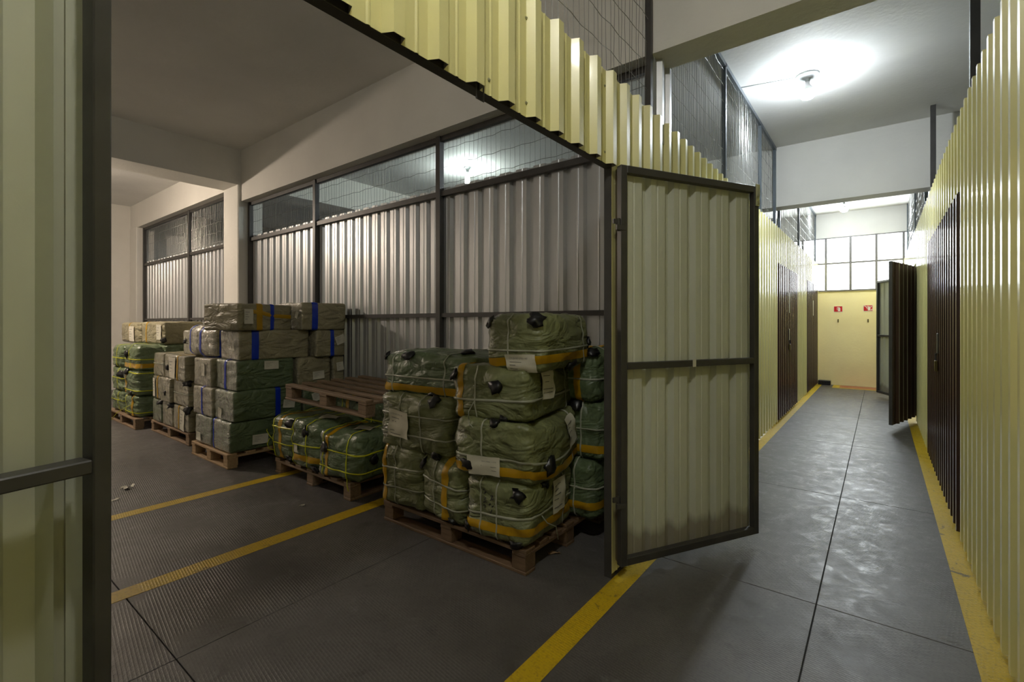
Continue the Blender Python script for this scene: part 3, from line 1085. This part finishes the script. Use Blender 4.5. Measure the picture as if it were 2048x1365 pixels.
parcel('bale', 'sagging bent bale with amber tape, resting on the bale with handwritten marker strokes', 'bale', GB, (-2.14, -1.58, 2.14, 2.84, .50, .86), 'moss', 5, 6, 'left', 'bale',
    [('tape', 2, -.66, .05, 'yellow'), ('strap', 2, -.25, .014, 'white'), ('strap', 0, -.2), ('strap', 1, .55, .012),
     L('-y', -.15, -.52, .22, .11, .03, (('BOX CHINO 112705', .45, .70, .45), (None, .72, .45, .18), (None, .74, .25, .16)), .003),
     L('+x', .45, .45, .12, .19, .2, LN, .008),
     ('tuft', (1, -.45, -.35), .055), ('tuft', (-.6, -1, -.55), .04), ('tuft', (.1, -1, .95), .035)], bend=.05, bax=1)
parcel('bale', 'thick bale with torn paper label and upright amber tape, under the topmost bale', 'bale', GB, (-2.20, -1.64, 2.17, 2.82, .85, 1.18), 'moss', 6, 8, 'left', 'bale',
    [('tape', 0, -.80, .045, 'yellow', -.05), ('strap', 2, -.18, .014), ('strap', 0, -.30), ('strap', 1, .6, .012),
     L('+x', -.35, .30, .16, .17, -.04, ((None, .2, .82, .5), (None, .35, .60, .3), (None, .15, .35, .7), (None, .15, .22, .7)), .008),
     ('tuft', (.25, -1, .35), .045), ('tuft', (-.98, -1, .75), .045), ('tuft', (.4, -1, -.95), .04),
     ('tail', (-.32, -1, -.25), [(-.03, -.02, -.06), (-.02, -.03, -.13), (.05, -.03, -.19)], 'white')], tilt=(0, -2))
parcel('bale', 'long bale with a horizontal amber tape, topmost in the left column of the white-strapped stack', 'bale', GB, (-2.97, -2.12, 2.24, 2.82, .925, 1.235), 'green', 7, 4, 'left', 'bale',
    [('tape', 2, -.62, .05, 'yellow'), ('strap', 2, -.08), ('strap', 0, -.66, .013, 'white', .08), ('strap', 0, .5), ('tuft', (-.36, -1, .9), .045), ('tuft', (-.97, -.95, .9), .04), ('tuft', (.60, -.4, 1), .05), ('tuft', (.2, -1, -.95), .04)])
parcel('bale', 'topmost bale of the white-strapped stack, with a printed paper label and diagonal amber tape', 'bale', GB, (-1.95, -1.53, 2.22, 2.84, 1.165, 1.50), 'moss', 8, 5, 'left', 'bale',
    [('tape', 2, -.62, .05, 'yellow', .09), ('strap', 2, -.22), ('strap', 0, -.15), ('strap', 1, .62),
     L('-y', .28, -.72, .20, .12, .02, (('CTCB NO.5702-143', .12, .76, .62), (None, .12, .60, .42), (None, .12, .46, .22), (None, .12, .32, .28), (None, .12, .18, .18)), .008),
     ('tuft', (.75, -1, .92), .045), ('tuft', (-.98, -.98, .85), .04), ('tuft', (1, .92, -.1), .035), ('tuft', (1, .2, -.97), .05)], tilt=(1.5, 0))
parcel('bale', 'upper rear bale with amber tape, between the topmost bale and the door post', 'bale', GB, (-1.92, -1.46, 2.80, 3.22, .92, 1.27), 'green', 9, -4, 'none', 'bale',
    [('tape', 0, .45, .05, 'yellow'), ('strap', 1, -.2), ('strap', 2, -.1), ('strap', 0, -.2), ('tuft', (.3, -1, .9), .05), ('tuft', (.9, -.9, .95), .04)])
parcel('bale', 'middle rear bale half hidden behind the sagging bale', 'bale', GB, (-1.95, -1.44, 2.80, 3.22, .53, .92), 'green', 10, 3, 'none', 'bale',
    [('strap', 0, .4), ('strap', 2, .1), ('tape', 2, -.6, .05, 'yellow'), ('tuft', (.2, -1, .9), .05)])
parcel('bale', 'bottom rear bale low against the galvanised partition', 'bale', GB, (-2.0, -1.46, 2.76, 3.2, P, .54), 'green', 11, -2, 'none', 'bale',
    [('strap', 0, .5), ('strap', 2, .1), ('tape', 2, -.5, .05, 'yellow')])

# ---- low yellow-strapped bales under the empty pallet
YB = 'low yellow-strapped green bales'
def ys(*a): return ('strap', a[0], a[1], .012, 'yellow', *(a[2:]))
parcel('bale', 'low yellow-strapped bale with a gathered shiny end, beside the white-strapped stack', 'bale', YB, (-3.86, -3.34, 2.22, 2.78, P, .53), 'green', 21, 8, 'left', 'bale',
    [('tape', 0, -.55, .04, 'yellow', -.05), ys(2, .25, -.06), ys(2, -.55, -.06), ys(0, .50), ys(0, -.72), ('tuft', (-.62, -1, .35), .045), ('tuft', (1, -.5, -.1), .045),
     L('+z', .3, -.2, .16, .12, .3), ('tail', (.5, -1, -.85), [(.01, -.01, -.05), (.04, -.02, -.09)], 'yellow')])
parcel('bale', 'low yellow-strapped bale with amber tape round its foot, in the middle of its pallet', 'bale', YB, (-4.28, -3.84, 2.20, 2.80, P, .57), 'green', 22, 6, 'left', 'bale',
    [('tape', 2, -.55, .055, 'yellow'), ys(2, .02), ys(0, .1), ys(0, -.85), ('tuft', (.0, -1, .6), .05), ('tuft', (.55, -1, -.98), .045), L('+z', .35, -.3, .18, .13, .3), L('-y', -.55, -.15, .06, .07, 0, ())])
parcel('bale', 'low yellow-strapped bale with loose string at its corner, beside the carton stack', 'bale', YB, (-4.70, -4.30, 2.22, 2.78, P, .56), 'green', 23, 3, 'none', 'bale',
    [('tape', 0, -.12, .05, 'yellow'), ys(2, .55), ys(2, -.22), ys(0, -.75), ('tuft', (.85, -1, .8), .05), ('tuft', (.6, -1, -.92), .045),
     ('tail', (-.95, -1, -.2), [(-.03, -.02, .04), (-.07, -.03, .09), (-.08, -.02, .10)], 'yellow'), ('tail', (-.9, -1, -.7), [(-.05, -.03, .02), (-.04, -.05, .07), (-.02, -.04, .12)], 'yellow')])
parcel('bale', 'upper yellow-strapped bale tucked under the middle of the empty pallet', 'bale', YB, (-4.40, -3.86, 2.72, 3.2, .42, .72), 'green', 24, 2, 'none', 'bale',
    [('tape', 0, -.15, .05, 'yellow'), ys(0, -.5), ys(2, .0), ('tuft', (.4, -1, .9), .04)])
parcel('bale', 'upper yellow-strapped bale under the empty pallet corner, beside the shiny white-strapped bale', 'bale', YB, (-3.84, -3.28, 2.66, 3.2, .42, .705), 'green', 25, -3, 'none', 'bale',
    [('tape', 2, -.6, .05, 'yellow'), ys(2, .0), ys(0, -.45), ('tuft', (.85, -1, -.85), .045), ('tuft', (.9, -1, .8), .04)])
for i, (x0, x1) in enumerate(((-4.66, -4.1), (-4.08, -3.36))):
    parcel('bale', 'hidden low bale at the rear of the yellow-strapped pallet', 'bale', 'hidden rear low bales', (x0, x1, 2.80, 3.2, P, .43), 'green', 27 + i, 0, 'none', 'bale', [('strap', 0, 0, .012, 'yellow')])

# ---- five-layer carton stack (faces: -y shiny ends, +x long sides)
CG = 'wrapped cartons of the five-layer stack'
def carton(label, box, mat, seed, feats, rz=0.0, group=CG, film='-y', **kw):
    return parcel('wrapped_carton', label, 'carton', group, box, mat, seed, rz, film, 'carton', feats, **kw)
bl = lambda ax, pos, w=.05: ('tape', ax, pos, w, 'blue')
Z = [.147, .455, .762, 1.068, 1.375, 1.68]
# layer 1
carton('green carton with a paper label, at the bottom corner of the five-layer stack', (-5.53, -5.10, 2.00, 2.56, Z[0], Z[1]), 'green', 31, [L('+x', .05, -.35, .16, .10, -.04), bl(0, -.85, .03)])
carton('green carton at the bottom of the five-layer stack, its shiny end without tape', (-6.00, -5.55, 2.00, 2.56, Z[0], Z[1]), 'green', 32, [L('-y', -.4, -.5, .12, .09)])
carton('green carton at the bottom rear of the five-layer stack, behind the low bales', (-5.53, -5.10, 2.58, 3.14, Z[0], Z[1]), 'green', 33, [L('+x', -.2, .2, .14, .09, .1)])
# layer 2
carton('long green carton with blue tape and label, second layer of the five-layer stack', (-5.52, -5.08, 2.02, 2.74, Z[1], Z[2]), 'green', 34, [bl(1, .25, .055), L('+x', .58, -.2, .13, .09, -.1), L('-y', -.3, -.5, .08, .10, -.2)], 1)
carton('green carton with a narrow blue tape over its shiny end, second layer', (-6.06, -5.54, 2.00, 2.60, Z[1], Z[2]), 'olive', 35, [bl(0, .0, .035)])
carton('green carton with tilted label, second layer rear of the five-layer stack', (-5.52, -5.08, 2.76, 3.20, Z[1], Z[2]), 'green', 36, [L('+x', -.25, .1, .15, .10, .25)])
# layer 3
carton('green carton with blue tape on its shiny end and a high label, third layer', (-5.60, -5.09, 2.06, 2.66, Z[2], Z[3]), 'green', 37, [bl(0, .0, .045), L('+x', .15, .62, .15, .085, -.02)])
carton('carton with a small label on its crumpled shiny end, third layer', (-6.10, -5.62, 2.02, 2.62, Z[2], Z[3]), 'olive', 38, [L('-y', .25, .2, .09, .13)])
carton('olive carton with a label at its lower edge, third layer rear', (-5.50, -5.06, 2.68, 3.08, Z[2], Z[3]), 'olive', 39, [L('+x', .2, -.35, .14, .09, .05)])
carton('olive carton with a label, third layer against the galvanised partition', (-5.46, -5.03, 3.09, 3.24, Z[2], Z[3]), 'olive', 40, [L('+x', .1, .2, .09, .1, .12)])
# layer 4
carton('long olive carton with wide blue tape near its shiny end, fourth layer', (-5.60, -5.10, 2.10, 2.84, Z[3], Z[4]), 'olive', 41, [bl(1, -.58, .07), L('-y', .55, .0, .05, .10)], -2)
carton('olive carton with blue tape and a tilted label, fourth layer rear', (-5.50, -5.00, 2.86, 3.23, Z[3], Z[4]), 'olive', 42, [bl(1, .08, .045), L('+x', .62, .25, .12, .10, .35)])
# layer 5
carton('top olive carton with crossed amber tapes and one blue tape', (-5.64, -5.08, 1.98, 2.62, Z[4], Z[5] - .03), 'olive', 43,
    [bl(1, .18, .045), ('tape', 1, -.30, .07, 'yellow'), L('+x', -.72, .05, .10, .15, 0), ('strip', '+x', [(-.8, .45), (-.3, .38), (.2, .12), (.95, .05)], .04, 'tapeyellow', 'tape', .005)], 14, film='none')
carton('top olive carton with a crumpled shiny end and a wide blue tape', (-5.55, -4.98, 2.68, 3.23, Z[4], Z[5] + .0), 'olive', 44, [bl(1, -.45, .07), L('-y', .2, -.1, .07, .15), L('-y', .7, .1, .05, .08, -.4)])
carton('bulging silver-wrapped bundle with gathered blue-taped end, fourth layer', (-6.15, -5.66, 2.06, 2.68, Z[3], Z[4] + .04), 'olive', 45, [bl(1, -.82, .05), bl(0, -.45, .05)], 4, r=.09)

# ---- shiny-ended stack
SG = 'wrapped cartons of the shiny-ended stack'
ZZ = [.147, .45, .755, 1.06, 1.36]
amber = lambda ax, pos, w=.035: ('tape', ax, pos, w, 'yellow')
def sc(label, x0, x1, lay, seed, feats, y0=2.08, y1=3.06, mat='olive', **kw):
    carton(label, (x0, x1, y0, y1, ZZ[lay], ZZ[lay + 1]), mat, seed, feats, group=SG, **kw)
sc('bottom corner carton with amber tape and hanging paper on its shiny end', -6.95, -6.45, 0, 51, [amber(0, -.2), L('-y', .35, -.1, .13, .24, -.1), ('tuft', (.95, -1, .8), .05)])
sc('narrow bottom carton with plain shiny end, in the middle of the shiny-ended stack', -7.36, -6.99, 0, 52, [('tuft', (.9, -1, .8), .04)])
sc('narrow bottom carton with plain shiny end, beside the string-tied bales', -7.76, -7.40, 0, 53, [('tuft', (.9, -1, .8), .04)], mat='green')
sc('second-layer corner carton with a large paper label on its long side', -6.96, -6.44, 1, 54, [('strap', 2, .0, .01), L('+x', -.7, .1, .20, .22, .02), ('tuft', (.95, -1, .9), .05)])
sc('second-layer carton with crumpled film end, in the middle of the shiny-ended stack', -7.34, -6.98, 1, 55, [('tuft', (.1, -1, -.2), .03)], 2.05, 3.0)
sc('second-layer carton with amber tape and a narrow paper label, beside the string-tied bales', -7.74, -7.36, 1, 56, [amber(0, .1), L('-y', -.5, 0, .08, .24)])
sc('third-layer corner carton with amber tape and a large white paper on its shiny end', -6.98, -6.44, 2, 57, [amber(0, .15), L('-y', -.45, 0, .22, .25, 0, LN)], 2.04, 3.06)
sc('third-layer carton with heavily crumpled film, in the middle of the shiny-ended stack', -7.28, -7.0, 2, 58, [('tuft', (.1, -1, -.1), .04)], 2.08, 3.0)
sc('third-layer carton with plain shiny end, beside the string-tied bales', -7.70, -7.30, 2, 59, [('strap', 2, .1, .01)])
sc('fourth-layer carton with crumpled film, alone on the shiny-ended stack beside the silver bundle', -7.0, -6.62, 3, 60, [('strap', 2, .0, .01), ('tuft', (-.5, -1, .1), .035)], 2.2, 2.75)
carton('large silver-wrapped bundle with gathered creases and blue tape, leaning on the five-layer stack', (-6.60, -6.12, 2.10, 2.72, 1.06, 1.43), 'olive', 61, [bl(0, -.35, .05)], -4, group=SG, r=.10)

# ---- string-tied bales by the far wall
TG = 'string-tied bales by the far wall'
def tb(label, box, seed, feats, mat='green', **kw):
    parcel('bale', label, 'bale', TG, box, mat, seed, kw.pop('rz', 0), kw.pop('film', 'left'), 'bale', feats, **kw)
tb('bottom string-tied bale with crossing yellow strings, at the far pallet edge', (-8.62, -8.02, 1.98, 2.98, P, .45), 71, [ys(0, -.6), ys(2, -.6), ('tape', 0, .5, .06, 'yellow'),
    ('tail', (.6, -1, .3), [(-.2, -.06, -.08), (-.42, -.09, -.16), (-.55, -.14, -.30)], 'yellow')])
tb('bottom string-tied bale deeper along the far pallet', (-9.26, -8.64, 1.98, 2.98, P, .46), 72, [ys(0, .2), ys(2, .1)])
tb('second string-tied bale with black tufts, over the crossing yellow strings', (-8.66, -8.0, 1.98, 2.98, .44, .80), 73, [ys(2, .8), ys(2, -.6), ('tape', 0, -.6, .05, 'yellow'), ('tuft', (-.6, -1, .8), .06), ('tuft', (.2, -1, -.95), .06)])
tb('second-layer string-tied bale deeper along the far pallet', (-9.26, -8.68, 1.98, 2.98, .45, .80), 74, [ys(0, .2), ys(2, .1), ('tuft', (.8, -1, .5), .06)])
tb('third string-tied bale with amber tape and one black tuft', (-8.68, -8.0, 1.98, 2.30, .79, 1.14), 75, [ys(0, .1), ys(2, -.1), ('tape', 2, -.62, .06, 'yellow'), ('tuft', (-.2, -1, .3), .06)])
tb('third-layer string-tied bale deeper along the far pallet', (-9.26, -8.7, 1.98, 2.30, .79, 1.12), 76, [ys(0, .1), ys(2, -.1)])
tb('top flat string-tied bale behind the third layer', (-9.7, -8.1, 2.31, 3.0, .79, 1.14), 77, [ys(0, -.2), ys(0, .4), ('tape', 2, -.1, .05, 'yellow')])
FG = 'olive cartons on top by the far wall'
carton('olive carton with amber tape and a square label, on the string-tied bales', (-9.18, -8.14, 2.32, 2.85, 1.135, 1.47), 'olive', 85, [amber(0, -.5, .05), L('-y', .68, .1, .20, .22), ('tuft', (.98, -1, -.6), .04)], group=FG, film='none', r=.04)
carton('olive carton with large paper label, at the outer end over the string-tied bales', (-10.2, -9.20, 2.30, 2.85, 1.135, 1.46), 'olive', 86, [amber(0, .0, .05), L('-y', .3, -.1, .24, .24)], group=FG, film='none', r=.04)
carton('flat olive carton with amber tape lying behind the shiny-ended stack', (-7.9, -7.2, 2.66, 3.1, 1.06, 1.26), 'olive', 87, [amber(0, .2, .05)], group=FG, film='none', r=.03)

# bundle glimpsed above the partition
parcel('bale', 'silver-wrapped bundle glimpsed through mesh above the left corridor partition', 'bale', None, (-2.0, -1.35, 8.6, 9.3, 2.515, 3.16), 'olive', 90, 10, '-y', 'bale', [('strap', 0, .2)])
rk = empty('storage_rack', (-1.68, 8.95, 0)); tag(rk, 'steel rack carrying the silver bundle behind the left corridor partition', 'rack')
for dx in (-.44, .40):
    for dy in (-.5, .5):
        bx('upright', dx - .02, dx + .02, dy - .02, dy + .02, 0, 2.9, M['steel'], rk)
for z in (.5, 1.5, 2.48):
    bx('shelf', -.46, .42, -.52, .52, z - .01, z + .02, M['steel'], rk)

# ------------------------------------------------------------------ litter on the floor
def scrap(x, y, s, mat, label, seed, long=1.0):
    rng = random.Random(seed)
    v, f = [], []
    n = 5
    for i in range(n + 1):
        for j in range(3):
            u, w = (i / n - .5) * long, (j / 2 - .5) * .5
            v.append((s * (u + rng.uniform(-.05, .05)), s * (w + rng.uniform(-.12, .12) + .25 * math.sin(i * 1.7)), abs(noise.noise(Vector((i * .9 + seed, j * 1.3, 0)))) * s * .5 + .002))
    for i in range(n):
        for j in range(2):
            a = i * 3 + j
            f.append((a, a + 3, a + 4, a + 1))
    b = len(v)
    v += [(p[0], p[1], p[2] + .0008) for p in v]
    f += [tuple(b + q for q in reversed(t)) for t in f[:]]
    o = link('floor_scrap', v, f, M[mat], None, True)
    o.location = (x, y, 0)
    o.rotation_euler.z = seed
    tag(o, label, 'litter', 'scraps on the floor')
scrap(-5.22, 1.22, .10, 'paper', 'crumpled pale plastic scrap on open floor in front of the cartons', 1)
scrap(-4.95, 1.08, .05, 'paper', 'thin pale sliver beside the crumpled plastic scrap', 2, 1.6)
scrap(-3.62, 1.96, .04, 'paper', 'small white scrap on the floor by the low bales', 3)
scrap(-1.62, 2.52, .05, 'woodlight', 'small tan wood chip on the floor near the door post', 4, 1.5)
scrap(-0.88, 4.05, .035, 'ink', 'small dark fragment on the corridor floor near the open door leaf', 5, 1.5)
